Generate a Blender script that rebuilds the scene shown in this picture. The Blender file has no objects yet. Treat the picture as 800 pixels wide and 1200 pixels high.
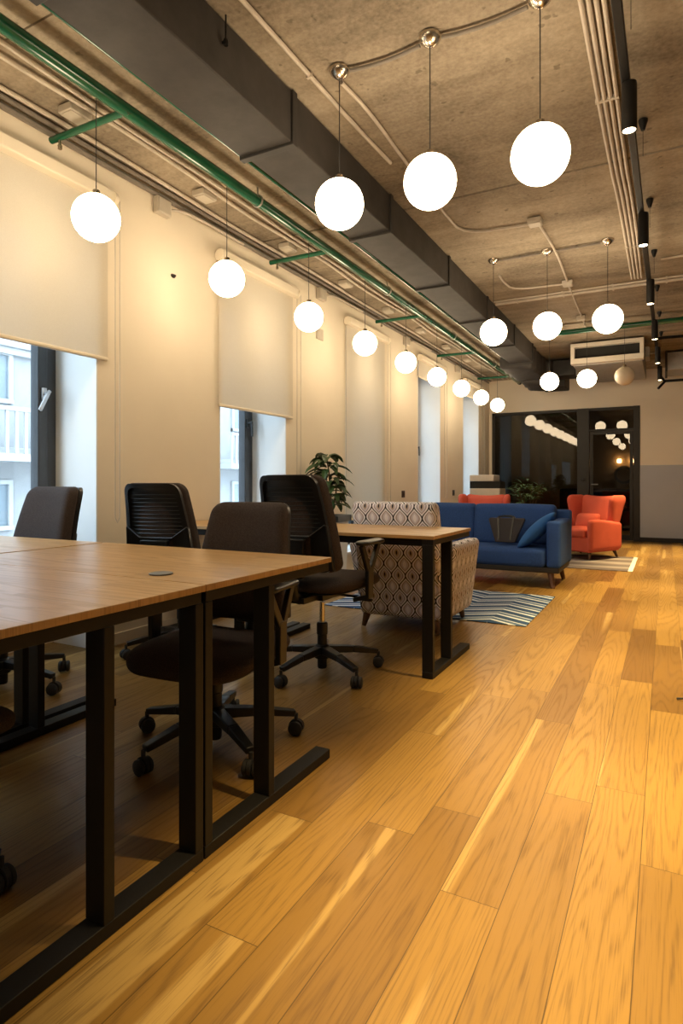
import bpy, bmesh, math, random
from mathutils import Vector, Matrix
PI = math.pi
D = bpy.data
SC = bpy.context.scene
COL = SC.collection
rnd = random.Random(7)

# ------------------------------------------------------------------ materials
class NT:
    def __init__(self, name):
        self.m = D.materials.new(name); self.m.use_nodes = True
        self.t = self.m.node_tree; self.t.nodes.clear()
        self.out = self.n('ShaderNodeOutputMaterial')
    def n(self, typ, **kw):
        nd = self.t.nodes.new(typ)
        for k, v in kw.items():
            setattr(nd, k, v)
        return nd
    def l(self, a, b): self.t.links.new(a, b)
    def put(self, sock, v):
        if isinstance(v, bpy.types.NodeSocket): self.l(v, sock)
        else:
            if isinstance(v, (tuple, list)) and len(v) == 3 and sock.type == 'RGBA': v = (*v, 1)
            sock.default_value = v
    def math(self, op, a, b=None, c=None, clamp=False):
        nd = self.n('ShaderNodeMath', operation=op, use_clamp=clamp)
        self.put(nd.inputs[0], a)
        if b is not None: self.put(nd.inputs[1], b)
        if c is not None: self.put(nd.inputs[2], c)
        return nd.outputs[0]
    def xyz(self, x, y, z=0.0):
        nd = self.n('ShaderNodeCombineXYZ')
        for i, v in enumerate((x, y, z)): self.put(nd.inputs[i], v)
        return nd.outputs[0]
    def sep(self, v):
        nd = self.n('ShaderNodeSeparateXYZ'); self.l(v, nd.inputs[0]); return nd.outputs
    def coord(self, which='Object'):
        return self.n('ShaderNodeTexCoord').outputs[which]
    def noise(self, vec, scale=5, detail=3, rough=.5, dist=0.0, out=0):
        nd = self.n('ShaderNodeTexNoise')
        self.put(nd.inputs['Vector'], vec); self.put(nd.inputs['Scale'], scale)
        nd.inputs['Detail'].default_value = detail; nd.inputs['Roughness'].default_value = rough
        nd.inputs['Distortion'].default_value = dist
        return nd.outputs[out]
    def white(self, vec, out=0):
        nd = self.n('ShaderNodeTexWhiteNoise', noise_dimensions='3D'); self.l(vec, nd.inputs['Vector']); return nd.outputs[out]
    def scale(self, vec, s, off=(0, 0, 0)):
        nd = self.n('ShaderNodeMapping'); self.l(vec, nd.inputs[0])
        nd.inputs['Scale'].default_value = s; nd.inputs['Location'].default_value = off
        return nd.outputs[0]
    def ramp(self, fac, stops, interp='LINEAR'):
        nd = self.n('ShaderNodeValToRGB'); nd.color_ramp.interpolation = interp
        e = nd.color_ramp.elements
        while len(e) < len(stops): e.new(.5)
        for i, (p, c) in enumerate(stops):
            e[i].position = p; e[i].color = (*c, 1) if len(c) == 3 else c
        self.put(nd.inputs[0], fac); return nd.outputs[0]
    def mix(self, f, a, b, mode='MIX'):
        nd = self.n('ShaderNodeMix', data_type='RGBA', blend_type=mode)
        self.put(nd.inputs[0], f); self.put(nd.inputs[6], a); self.put(nd.inputs[7], b)
        return nd.outputs[2]
    def smooth(self, x, a, b):
        nd = self.n('ShaderNodeMapRange', interpolation_type='SMOOTHSTEP')
        self.put(nd.inputs[0], x); self.put(nd.inputs[1], a); self.put(nd.inputs[2], b)
        return nd.outputs[0]
    def bump(self, h, strength=.2, dist=.01):
        nd = self.n('ShaderNodeBump'); nd.inputs['Strength'].default_value = strength
        nd.inputs['Distance'].default_value = dist; self.l(h, nd.inputs['Height']); return nd.outputs[0]
    def principled(self, col, rough=.5, metal=0.0, spec=.5, normal=None, **kw):
        p = self.n('ShaderNodeBsdfPrincipled')
        self.put(p.inputs['Base Color'], col); self.put(p.inputs['Roughness'], rough)
        self.put(p.inputs['Metallic'], metal); self.put(p.inputs['Specular IOR Level'], spec)
        if normal is not None: self.l(normal, p.inputs['Normal'])
        for k, v in kw.items(): self.put(p.inputs[k.replace('_', ' ')], v)
        self.l(p.outputs[0], self.out.inputs[0]); return p

def dark(c, k): return tuple(x * k for x in c)

def simple(name, col, rough=.5, metal=0.0, spec=.5, var=.12, scale=12, bump=0.0, bscale=200):
    t = NT(name); co = t.coord()
    f = t.noise(co, scale, 4, .6)
    c = t.ramp(f, [(.3, dark(col, 1 - var)), (.7, dark(col, 1 + var))])
    nrm = None
    if bump: nrm = t.bump(t.noise(co, bscale, 2, .5), bump, .002)
    t.principled(c, rough, metal, spec, nrm); return t.m

def fabric(name, col, var=.25, weave=900, rough=.9, sheen=.0):
    t = NT(name); co = t.coord()
    f = t.noise(co, weave, 2, .7); g = t.noise(co, 6, 3, .5)
    c = t.ramp(f, [(.25, dark(col, 1 - var)), (.75, dark(col, 1 + var))])
    c = t.mix(.25, c, t.ramp(g, [(.3, dark(col, .8)), (.7, dark(col, 1.2))]))
    t.principled(c, rough, 0, .2, t.bump(f, .25, .002)); return t.m

def emit(name, col, strength):
    t = NT(name); e = t.n('ShaderNodeEmission'); e.inputs[0].default_value = (*col, 1); e.inputs[1].default_value = strength
    t.l(e.outputs[0], t.out.inputs[0]); return t.m

def glass(name, tint, refl_rough=.0, ior=1.5):
    t = NT(name)
    tr = t.n('ShaderNodeBsdfTransparent'); tr.inputs[0].default_value = (*tint, 1)
    gl = t.n('ShaderNodeBsdfGlossy'); gl.inputs['Roughness'].default_value = refl_rough
    lw = t.n('ShaderNodeLayerWeight'); lw.inputs[0].default_value = .5
    r0 = ((ior - 1) / (ior + 1)) ** 2
    fr = t.math('ADD', t.math('MULTIPLY', t.math('POWER', lw.outputs['Facing'], 5.0), 1 - r0), r0)
    mx = t.n('ShaderNodeMixShader'); t.l(fr, mx.inputs[0]); t.l(tr.outputs[0], mx.inputs[1]); t.l(gl.outputs[0], mx.inputs[2])
    t.l(mx.outputs[0], t.out.inputs[0]); return t.m

def plank_wood(name, width, length, x0, cols, along='Y', gap=.0012, grain=1.0, rough=.34, sap=.6, tone=.65, spec=.45, bump=.06):
    """boards laid in rows: rows across x, boards along y (object space, metres)"""
    t = NT(name); s = t.sep(t.coord())
    x, y = (s[0], s[1]) if along == 'Y' else (s[1], s[0])
    xr = t.math('DIVIDE', t.math('SUBTRACT', x, x0), width)
    row = t.math('FLOOR', xr); fx = t.math('SUBTRACT', xr, row)
    ro = t.white(t.xyz(row, 3.7, 1.3))
    yr = t.math('DIVIDE', t.math('ADD', y, t.math('MULTIPLY', ro, length * 3)), length)
    colm = t.math('FLOOR', yr); fy = t.math('SUBTRACT', yr, colm)
    bid = t.white(t.xyz(row, colm, 5.1)); bid2 = t.white(t.xyz(row, colm, 9.4))
    # grain coordinates, shifted for every board
    gx = t.math('ADD', x, t.math('MULTIPLY', bid, 37.0)); gy = t.math('ADD', y, t.math('MULTIPLY', bid2, 53.0))
    gv = t.xyz(gx, gy, t.math('MULTIPLY', bid, 11.0))
    field = t.noise(t.scale(gv, (6.5, .42, 1)), 1.0, 1.5, .4)
    warp = t.noise(t.scale(gv, (26, 9, 1)), 1.0, 3, .55)
    ringv = t.math('ADD', t.math('MULTIPLY', field, 52.0 * grain), t.math('MULTIPLY', warp, 1.1))
    ring = t.math('ADD', t.math('MULTIPLY', t.math('SINE', t.math('MULTIPLY', ringv, 2 * PI * .45)), .5), .5)
    ring = t.math('POWER', ring, 3.0)
    pores = t.noise(t.scale(gv, (300, 7, 1)), 1.0, 2, .6)
    base = t.mix(bid, cols[0], cols[1])
    base = t.mix(t.math('MULTIPLY', t.smooth(bid2, .8, 1.0), tone), base, cols[2])
    big = t.noise(t.scale(gv, (9, .22, 1)), 1.0, 1, .4)
    base = t.mix(t.math('MULTIPLY', t.smooth(big, .66, .70), sap), base, cols[3])
    c = t.mix(t.math('MULTIPLY', t.math('MULTIPLY', ring, t.smooth(pores, .3, .62)), .46), base, dark(cols[2], .85))
    c = t.mix(t.math('MULTIPLY', t.smooth(pores, .52, .75), .35), c, dark(cols[2], .6))
    ex = t.math('MULTIPLY', t.math('MINIMUM', fx, t.math('SUBTRACT', 1.0, fx)), width)
    ey = t.math('MULTIPLY', t.math('MINIMUM', fy, t.math('SUBTRACT', 1.0, fy)), length)
    edge = t.math('MINIMUM', ex, ey)
    seam = t.math('LESS_THAN', edge, gap)
    c = t.mix(t.math('MULTIPLY', seam, .75), c, dark(cols[2], .25))
    rr = t.math('ADD', rough, t.math('MULTIPLY', ring, .08))
    t.principled(c, rr, 0, spec, t.bump(t.math('SUBTRACT', pores, seam), bump, .001)); return t.m

M = {}
OAK = ((.31, .185, .046), (.18, .098, .023), (.10, .047, .011), (.46, .32, .12))
M['floor'] = plank_wood('floor_oak', .145, 1.25, -.06, OAK, gap=.0011)
M['desk_wood'] = plank_wood('desk_oak', .09, .62, 0.01, ((.56, .35, .145), (.48, .29, .11), (.33, .18, .06), (.62, .42, .19)), along='X', gap=.0002, grain=.6, rough=.29, sap=.25, tone=.35, spec=.6, bump=.012)
M['walnut'] = simple('walnut_leg', (.10, .045, .022), .45, var=.3, scale=30)

def concrete(name, lo, hi):
    t = NT(name); co = t.coord()
    a = t.noise(co, 1.1, 6, .62, .4); b = t.noise(t.scale(co, (1.1, 7, 4)), 1.0, 5, .65, .6); c2 = t.noise(co, 45, 4, .65)
    pit = t.noise(co, 16, 2, .5)
    f = t.math('ADD', t.math('MULTIPLY', a, .52), t.math('ADD', t.math('MULTIPLY', b, .24), t.math('MULTIPLY', c2, .24)))
    c = t.ramp(f, [(.36, lo), (.5, tuple((x + y) / 2 for x, y in zip(lo, hi))), (.64, hi)])
    c = t.mix(t.math('MULTIPLY', t.smooth(pit, .68, .74), .5), c, dark(lo, .6))
    t.principled(c, .92, 0, .15, t.bump(f, .5, .02)); return t.m
M['concrete'] = concrete('bare_concrete', (.15, .122, .09), (.46, .39, .30))

def wallpaint(name, col, var=.03):
    t = NT(name); co = t.coord()
    f = t.noise(co, 2.0, 3, .5); g = t.noise(co, 260, 2, .5)
    t.principled(t.ramp(f, [(.3, dark(col, 1 - var)), (.7, dark(col, 1 + var))]), .85, 0, .15, t.bump(g, .05, .002)); return t.m
M['cream'] = wallpaint('cream_wall_paint', (.82, .74, .61))
M['white_paint'] = wallpaint('white_reveal_paint', (.84, .86, .86))
M['grey_paint'] = wallpaint('grey_wall_paint', (.47, .49, .54))
M['dark_room'] = wallpaint('dark_brown_paint', (.34, .25, .13))
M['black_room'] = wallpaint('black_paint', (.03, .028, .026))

M['black_metal'] = simple('black_powder_steel', (.007, .0065, .0065), .5, 0, .3, var=.15, scale=60, bump=.08, bscale=900)
M['black_plastic'] = simple('black_plastic', (.007, .0075, .0085), .34, 0, .5, var=.1, scale=40)
M['caster_grey'] = simple('grey_rubber', (.022, .022, .023), .6, var=.1)
M['chrome'] = simple('chrome', (.6, .58, .55), .22, 1.0, var=.05)
M['brass_nickel'] = simple('brushed_nickel', (.62, .55, .46), .26, 1.0, var=.12, scale=30)
M['chair_fabric'] = fabric('charcoal_fabric', (.050, .039, .036), .75, 300)
M['green_pipe'] = simple('green_gloss_paint', (.006, .095, .048), .2, 0, .6, var=.2, scale=8)
M['duct'] = simple('duct_black_wrap', (.040, .036, .034), .62, 0, .35, var=.25, scale=7, bump=.2, bscale=60)
M['duct_edge'] = simple('duct_flange_black', (.022, .02, .019), .6, var=.2)
M['conduit'] = simple('grey_conduit', (.54, .48, .41), .55, var=.12, scale=9)
M['conduit_dark'] = simple('dark_grey_conduit', (.20, .175, .15), .6, var=.15)
M['box_plastic'] = simple('junction_box_plastic', (.50, .45, .38), .5, var=.06)
M['galv'] = simple('galvanised_sheet', (.40, .39, .37), .5, .35, var=.12, scale=18)
M['void'] = simple('dark_opening', (.012, .011, .010), .8, var=.1)
M['frame_grey'] = simple('anthracite_window_frame', (.055, .06, .068), .42, 0, .45, var=.08)
M['dark_frame'] = simple('dark_partition_frame', (.021, .018, .015), .5, 0, .4, var=.12)
M['pane'] = glass('window_glass', (.97, .98, .98))
M['dark_pane'] = glass('smoked_glass', (.62, .59, .55), 0.0, 1.47)
M['silver'] = simple('satin_silver', (.55, .55, .56), .3, .9, var=.05)
M['globe_on'] = emit('globe_glow', (1.0, .78, .50), 21.5)
M['globe_off'] = simple('opal_glass_off', (.74, .66, .54), .25, 0, .4, var=.03)
M['lens_on'] = emit('spot_lens_glow', (1.0, .76, .45), 28.0)
M['sconce_on'] = emit('sconce_glow', (1.0, .60, .28), 26.0)
M['sofa_blue'] = fabric('blue_upholstery', (.028, .072, .24), .55, 210)
M['pillow_blue'] = fabric('bright_blue_upholstery', (.03, .115, .36), .3, 420)
M['tote'] = fabric('grey_felt', (.045, .043, .05), .3, 500)
M['red_fabric'] = fabric('coral_red_upholstery', (.56, .105, .065), .2, 500)
M['sock'] = simple('black_socket_plastic', (.02, .018, .016), .4)
M['printer_white'] = simple('beige_printer_plastic', (.66, .60, .52), .45, var=.04)
M['leaf'] = simple('leaf_green', (.035, .075, .022), .42, 0, .4, var=.45, scale=9)
M['leaf_var'] = simple('variegated_leaf', (.10, .17, .07), .45, 0, .4, var=.6, scale=25)
M['stem'] = simple('plant_stem', (.12, .075, .035), .8, var=.3, scale=40)
M['planter'] = simple('grey_planter', (.17, .19, .21), .6, var=.06)
M['soil'] = simple('soil', (.025, .017, .012), .95, var=.4, scale=60)
M['cabinet'] = simple('dark_cabinet', (.035, .032, .030), .5, var=.1)
M['facade'] = simple('pale_render', (.27, .275, .28), .9, var=.08, scale=2)
M['facade_glass'] = simple('street_window_glass', (.15, .19, .22), .3, 0, .5, var=.15, scale=1)
M['facade_trim'] = simple('white_stone_trim', (.36, .365, .37), .8, var=.04)
M['asphalt'] = simple('street_asphalt', (.25, .25, .25), .9, var=.15)
M['paper'] = simple('paper_white', (.75, .73, .68), .8, var=.03)
M['ring'] = simple('ring_black', (.03, .026, .022), .4)

def blind_mat():
    t = NT('roller_blind_cloth'); co = t.coord()
    w = t.noise(co, 420, 2, .5)
    c = t.ramp(w, [(.3, (.77, .71, .60)), (.7, (.84, .78, .67))])
    d = t.n('ShaderNodeBsdfDiffuse'); t.l(c, d.inputs[0])
    tl = t.n('ShaderNodeBsdfTranslucent'); t.l(c, tl.inputs[0])
    tr = t.n('ShaderNodeBsdfTransparent')
    m1 = t.n('ShaderNodeMixShader'); m1.inputs[0].default_value = .30; t.l(d.outputs[0], m1.inputs[1]); t.l(tl.outputs[0], m1.inputs[2])
    m2 = t.n('ShaderNodeMixShader'); m2.inputs[0].default_value = .14; t.l(m1.outputs[0], m2.inputs[1]); t.l(tr.outputs[0], m2.inputs[2])
    t.l(m2.outputs[0], t.out.inputs[0]); return t.m
M['blind'] = blind_mat()

def ogee_mat():
    t = NT('ogee_print_upholstery'); s = t.sep(t.coord('UV'))
    w, h = .101, .157
    tt = t.math('DIVIDE', s[0], w / 2)
    q = t.math('ABSOLUTE', t.math('SUBTRACT', t.math('FLOORED_MODULO', t.math('ADD', tt, .5), 2.0), 1.0))
    c = t.math('COSINE', t.math('MULTIPLY', s[1], 2 * PI / h))
    e = t.math('SUBTRACT', q, t.math('MULTIPLY', t.math('SUBTRACT', 1.0, c), .5))
    f = t.math('ADD', t.math('MULTIPLY', e, .5), .5)
    navy, wht, tau, tan, lil = (.018, .018, .035), (.88, .88, .95), (.38, .35, .40), (.50, .43, .40), (.66, .65, .76)
    col = t.ramp(f, [(0, navy), (.055, navy), (.065, tan), (.15, tan), (.17, lil), (.26, lil), (.28, tau), (.34, tau), (.36, wht), (.45, wht), (.465, navy), (.54, navy), (.555, wht), (.65, wht),
                     (.66, tau), (.74, tan), (.76, lil), (.86, lil), (.88, wht), (1, wht)], 'LINEAR')
    wv = t.noise(t.coord(), 600, 2, .6)
    col = t.mix(.15, col, t.mix(1.0, col, t.ramp(wv, [(.3, (.6, .6, .6)), (.7, (1, 1, 1))]), 'MULTIPLY'))
    t.principled(col, .9, 0, .2, t.bump(wv, .2, .002)); return t.m
M['ogee'] = ogee_mat()

def zigzag_rug():
    t = NT('zigzag_rug_pile'); s = t.sep(t.coord())
    tri = t.math('PINGPONG', s[0], .27)
    v = t.math('ADD', s[1], t.math('MULTIPLY', tri, .62))
    fr = t.math('FRACT', t.math('DIVIDE', v, .20))
    n = t.noise(t.coord(), 300, 2, .6)
    col = t.ramp(fr, [(0, (.035, .075, .17)), (.26, (.04, .085, .18)), (.28, (.68, .74, .80)), (.42, (.72, .78, .84)), (.44, (.10, .16, .27)), (.70, (.09, .15, .26)), (.72, (.62, .68, .75)), (.80, (.62, .68, .75)), (.82, (.035, .075, .17)), (1, (.035, .075, .17))])
    col = t.mix(.3, col, t.mix(1.0, col, t.ramp(n, [(.3, (.5, .5, .5)), (.7, (1, 1, 1))]), 'MULTIPLY'))
    t.principled(col, .95, 0, .1, t.bump(n, .4, .004)); return t.m
M['rug_zigzag'] = zigzag_rug()

def stripe_rug():
    t = NT('striped_grey_rug_pile'); s = t.sep(t.coord())
    wob = t.noise(t.scale(t.coord(), (.7, 3, 1)), 1.0, 3, .5)
    fr = t.math('FRACT', t.math('ADD', t.math('DIVIDE', s[1], .46), t.math('MULTIPLY', wob, 1.1)))
    n = t.noise(t.coord(), 240, 2, .6)
    col = t.ramp(fr, [(0, (.12, .10, .10)), (.3, (.20, .17, .16)), (.5, (.32, .29, .28)), (.75, (.16, .14, .14)), (1, (.12, .10, .10))])
    bx = t.math('GREATER_THAN', t.math('ABSOLUTE', s[0]), 1.09)
    col = t.mix(bx, col, (.72, .68, .62))
    col = t.mix(.25, col, t.mix(1.0, col, t.ramp(n, [(.3, (.5, .5, .5)), (.7, (1, 1, 1))]), 'MULTIPLY'))
    t.principled(col, .95, 0, .1, t.bump(n, .4, .004)); return t.m
M['rug_stripe'] = stripe_rug()

# ------------------------------------------------------------------ mesh tools
def new(): return bmesh.new()

def box(bm, x0, x1, y0, y1, z0, z1, mx=None):
    vs = [bm.verts.new((x, y, z)) for x in (x0, x1) for y in (y0, y1) for z in (z0, z1)]
    if mx is not None:
        for v in vs: v.co = mx @ v.co
    for f in ((0, 1, 3, 2), (4, 6, 7, 5), (0, 4, 5, 1), (2, 3, 7, 6), (0, 2, 6, 4), (1, 5, 7, 3)):
        bm.faces.new([vs[i] for i in f])
    return vs

def beam(bm, a, b, w, h, up=(0, 0, 1), w2=None, h2=None):
    """rectangular bar from a to b, w across, h along up"""
    a, b = Vector(a), Vector(b); d = (b - a).normalized(); up = Vector(up)
    s = d.cross(up).normalized(); u = s.cross(d).normalized()
    w2, h2 = w2 or w, h2 or h
    r = [[p + s * (i * ww / 2) + u * (j * hh / 2) for i, j in ((-1, -1), (1, -1), (1, 1), (-1, 1))] for p, ww, hh in ((a, w, h), (b, w2, h2))]
    A = [bm.verts.new(p) for p in r[0]]; B = [bm.verts.new(p) for p in r[1]]
    bm.faces.new(A[::-1]); bm.faces.new(B)
    for i in range(4): bm.faces.new((A[i], A[(i + 1) % 4], B[(i + 1) % 4], B[i]))

def tube(bm, pts, r, n=8, r2=None):
    pts = [Vector(p) for p in pts]
    rings = []; prev = None
    for i, p in enumerate(pts):
        d = (pts[min(i + 1, len(pts) - 1)] - pts[max(i - 1, 0)]).normalized()
        if prev is None:
            s = d.cross(Vector((0, 0, 1)))
            if s.length < 1e-3: s = d.cross(Vector((1, 0, 0)))
        else: s = prev - d * prev.dot(d)
        s.normalize(); prev = s; u = d.cross(s)
        rr = r if r2 is None else r + (r2 - r) * i / (len(pts) - 1)
        rings.append([bm.verts.new(p + (s * math.cos(2 * PI * k / n) + u * math.sin(2 * PI * k / n)) * rr) for k in range(n)])
    for a, b in zip(rings, rings[1:]):
        for k in range(n): bm.faces.new((a[k], a[(k + 1) % n], b[(k + 1) % n], b[k]))
    bm.faces.new(rings[0][::-1]); bm.faces.new(rings[-1])

def lathe(bm, prof, n=24, c=(0, 0, 0), mx=None):
    rings = []
    for r, z in prof:
        ring = [bm.verts.new((c[0] + r * math.cos(2 * PI * k / n), c[1] + r * math.sin(2 * PI * k / n), c[2] + z)) for k in range(n)]
        rings.append(ring)
    if mx is not None:
        for ring in rings:
            for v in ring: v.co = mx @ v.co
    for a, b in zip(rings, rings[1:]):
        for k in range(n): bm.faces.new((a[k], a[(k + 1) % n], b[(k + 1) % n], b[k]))
    bm.faces.new(rings[0][::-1]); bm.faces.new(rings[-1])

def sphere(bm, c, r, u=40, v=20, sz=1.0):
    bmesh.ops.create_uvsphere(bm, u_segments=u, v_segments=v, radius=r, matrix=Matrix.Translation(c) @ Matrix.Diagonal((1, 1, sz, 1)))

def prism(bm, pts, lo, hi, axis='x', fn=None):
    """outline pts (a,b) extruded along an axis; axis x: (a,b)=(y,z); y: (x,z); z: (x,y)"""
    def P(a, b, c):
        p = {'x': (c, a, b), 'y': (a, c, b), 'z': (a, b, c)}[axis]
        return fn(Vector(p)) if fn else Vector(p)
    A = [bm.verts.new(P(a, b, lo)) for a, b in pts]; B = [bm.verts.new(P(a, b, hi)) for a, b in pts]
    bm.faces.new(A[::-1]); bm.faces.new(B)
    n = len(pts)
    for i in range(n): bm.faces.new((A[i], A[(i + 1) % n], B[(i + 1) % n], B[i]))

def cushion(bm, c, half, rad, n=(6, 6, 6), puff=(0, 0, 0), fn=None, seg=4):
    """rounded box with optional bulging sides; fn deforms it last"""
    c = Vector(c); rad = [min(r, h * .999) for r, h in zip(rad if isinstance(rad, (tuple, list)) else (rad,) * 3, half)]
    ax = []
    for i in range(3):
        h, r = half[i], rad[i]
        edge = [-h + r * k / seg for k in range(seg)]
        m = max(1, n[i]); inner = [-(h - r) + 2 * (h - r) * k / m for k in range(m + 1)]
        ax.append(edge + inner + [-x for x in edge[::-1]])
    cache = {}
    def V(i, j, k):
        key = (i, j, k)
        if key not in cache:
            p = [ax[0][i], ax[1][j], ax[2][k]]
            e = [max(0.0, (abs(p[q]) - (half[q] - rad[q])) / rad[q]) for q in range(3)]
            L = math.sqrt(sum(x * x for x in e)); mxe = max(e)
            s = mxe / L if L > 1e-9 else 1
            o = [math.copysign(half[q] - rad[q] + rad[q] * e[q] * s, p[q]) if e[q] > 0 else p[q] for q in range(3)]
            u = [o[q] / half[q] for q in range(3)]
            o2 = [o[q] * (1 + puff[q] * (1 - u[(q + 1) % 3] ** 2) * (1 - u[(q + 2) % 3] ** 2)) for q in range(3)]
            v = Vector(o2) + c
            if fn: v = Vector(fn(v))
            cache[key] = bm.verts.new(v)
        return cache[key]
    N = [len(a) - 1 for a in ax]
    for i in range(N[0]):
        for j in range(N[1]):
            bm.faces.new((V(i, j, 0), V(i, j + 1, 0), V(i + 1, j + 1, 0), V(i + 1, j, 0)))
            bm.faces.new((V(i, j, N[2]), V(i + 1, j, N[2]), V(i + 1, j + 1, N[2]), V(i, j + 1, N[2])))
    for i in range(N[0]):
        for k in range(N[2]):
            bm.faces.new((V(i, 0, k), V(i + 1, 0, k), V(i + 1, 0, k + 1), V(i, 0, k + 1)))
            bm.faces.new((V(i, N[1], k), V(i, N[1], k + 1), V(i + 1, N[1], k + 1), V(i + 1, N[1], k)))
    for j in range(N[1]):
        for k in range(N[2]):
            bm.faces.new((V(0, j, k), V(0, j, k + 1), V(0, j + 1, k + 1), V(0, j + 1, k)))
            bm.faces.new((V(N[0], j, k), V(N[0], j + 1, k), V(N[0], j + 1, k + 1), V(N[0], j, k + 1)))

def obj(name, bm, mat, parent=None, bevel=0.0, smooth=True, uv=False, seg=2, label=None):
    bmesh.ops.recalc_face_normals(bm, faces=bm.faces[:])
    if uv:
        lay = bm.loops.layers.uv.new('UVMap')
        for f in bm.faces:
            nrm = f.normal; a = [abs(nrm.x), abs(nrm.y), abs(nrm.z)]; k = a.index(max(a))
            for lp in f.loops:
                p = lp.vert.co
                lp[lay].uv = (p.y, p.z) if k == 0 else ((p.x, p.z) if k == 1 else (p.x, p.y))
    me = D.meshes.new(name); bm.to_mesh(me); bm.free()
    me.materials.append(M[mat] if isinstance(mat, str) else mat)
    if smooth:
        me.polygons.foreach_set('use_smooth', [True] * len(me.polygons))
        me.set_sharp_from_angle(angle=math.radians(38))
    o = D.objects.new(name, me); COL.objects.link(o)
    if parent is not None: o.parent = parent
    if bevel:
        md = o.modifiers.new('edge', 'BEVEL'); md.width = bevel; md.segments = seg; md.limit_method = 'ANGLE'; md.angle_limit = math.radians(40)
        md.harden_normals = False
    if label: o['label'] = label
    return o

def tag(o, label, cat, group=None, kind=None):
    o['label'] = label; o['category'] = cat
    if group: o['group'] = group
    if kind: o['kind'] = kind
    return o

def thing(name, label, cat, loc=(0, 0, 0), rz=0.0, group=None, kind=None):
    o = D.objects.new(name, None); COL.objects.link(o)
    o.empty_display_size = .1; o.location = loc; o.rotation_euler = (0, 0, rz)
    return tag(o, label, cat, group, kind)

def kids(o): return sorted(o.children, key=lambda c: c.name)

def dup(root, label, loc=None, rz=None):
    r = root.copy(); COL.objects.link(r); r['label'] = label
    if loc is not None: r.location = loc
    if rz is not None: r.rotation_euler = (0, 0, rz)
    for ch in kids(root):
        c = ch.copy(); COL.objects.link(c); c.parent = r
        for g in kids(ch):
            d = g.copy(); COL.objects.link(d); d.parent = c
    return r

def structure(name, bm, mat, label, cat, parent=None, bevel=0.0, smooth=True):
    o = obj(name, bm, mat, parent, bevel, smooth)
    if parent is None: tag(o, label, cat, None, 'structure')
    return o

# ------------------------------------------------------------------ camera geometry (metres)
H = 1.01; F = 711.0; YAW = math.radians(28.12); CS, SN = math.cos(YAW), math.sin(YAW)
XW = -3.05          # window wall
YE = 11.85          # end wall
ZC = 3.01           # ceiling
cam = D.cameras.new('camera'); co = D.objects.new('camera', cam); COL.objects.link(co)
cam.sensor_fit = 'HORIZONTAL'; cam.sensor_width = 36; cam.lens = 36 * F / 800
cam.shift_y = -33 / 800; cam.clip_start = .05; cam.clip_end = 200
co.location = (0, 0, H); co.rotation_euler = (PI / 2, 0, YAW)
SC.camera = co

# ------------------------------------------------------------------ room shell
bm = new(); box(bm, -3.5, 3.3, -3.2, 16.2, -.15, 0)
structure('floor', bm, 'floor', 'honey oak plank floor running the length of the room', 'floor', smooth=False)

bm = new()
ys = [-3.2, 1.70, 4.13, 6.62, 9.05, 12.1]
for k, (a, b) in enumerate(zip(ys, ys[1:])):
    box(bm, -3.5, 3.3, a + .008, b - .008, ZC + (.0, .007, .002, .009, .003)[k], ZC + .12)
box(bm, -3.5, 3.3, -3.2, 12.1, ZC + .05, ZC + .25)
structure('ceiling', bm, 'concrete', 'bare brown concrete slab ceiling with open joints', 'ceiling', smooth=False)

WIN = [(.55, 2.56), (3.70, 4.64), (5.80, 6.74), (7.96, 8.92), (10.10, 11.08)]
ZS, ZT, XO = .25, 2.72, -3.52
bm = new()
prev = -3.2
for a, b in WIN + [(12.1, None)]:
    box(bm, XO, XW, prev, a, 0, ZC + .1)
    if b is None: break
    if a > 1: box(bm, XO, XW, a, b, 0, ZS)
    else: box(bm, XO, -3.45, a, b, 0, .45)
    box(bm, XO, XW, a, b, ZT, ZC + .1)
    prev = b
structure('wall_left', bm, 'cream', 'cream painted window wall with five deep window openings', 'wall', smooth=False)
bm = new(); box(bm, XW, XW + .014, -3.0, .54, 0, .07); box(bm, XW, XW + .014, 2.57, YE, 0, .07)
structure('baseboard_left', bm, 'cream', 'cream skirting board along the window wall', 'skirting board')

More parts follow.
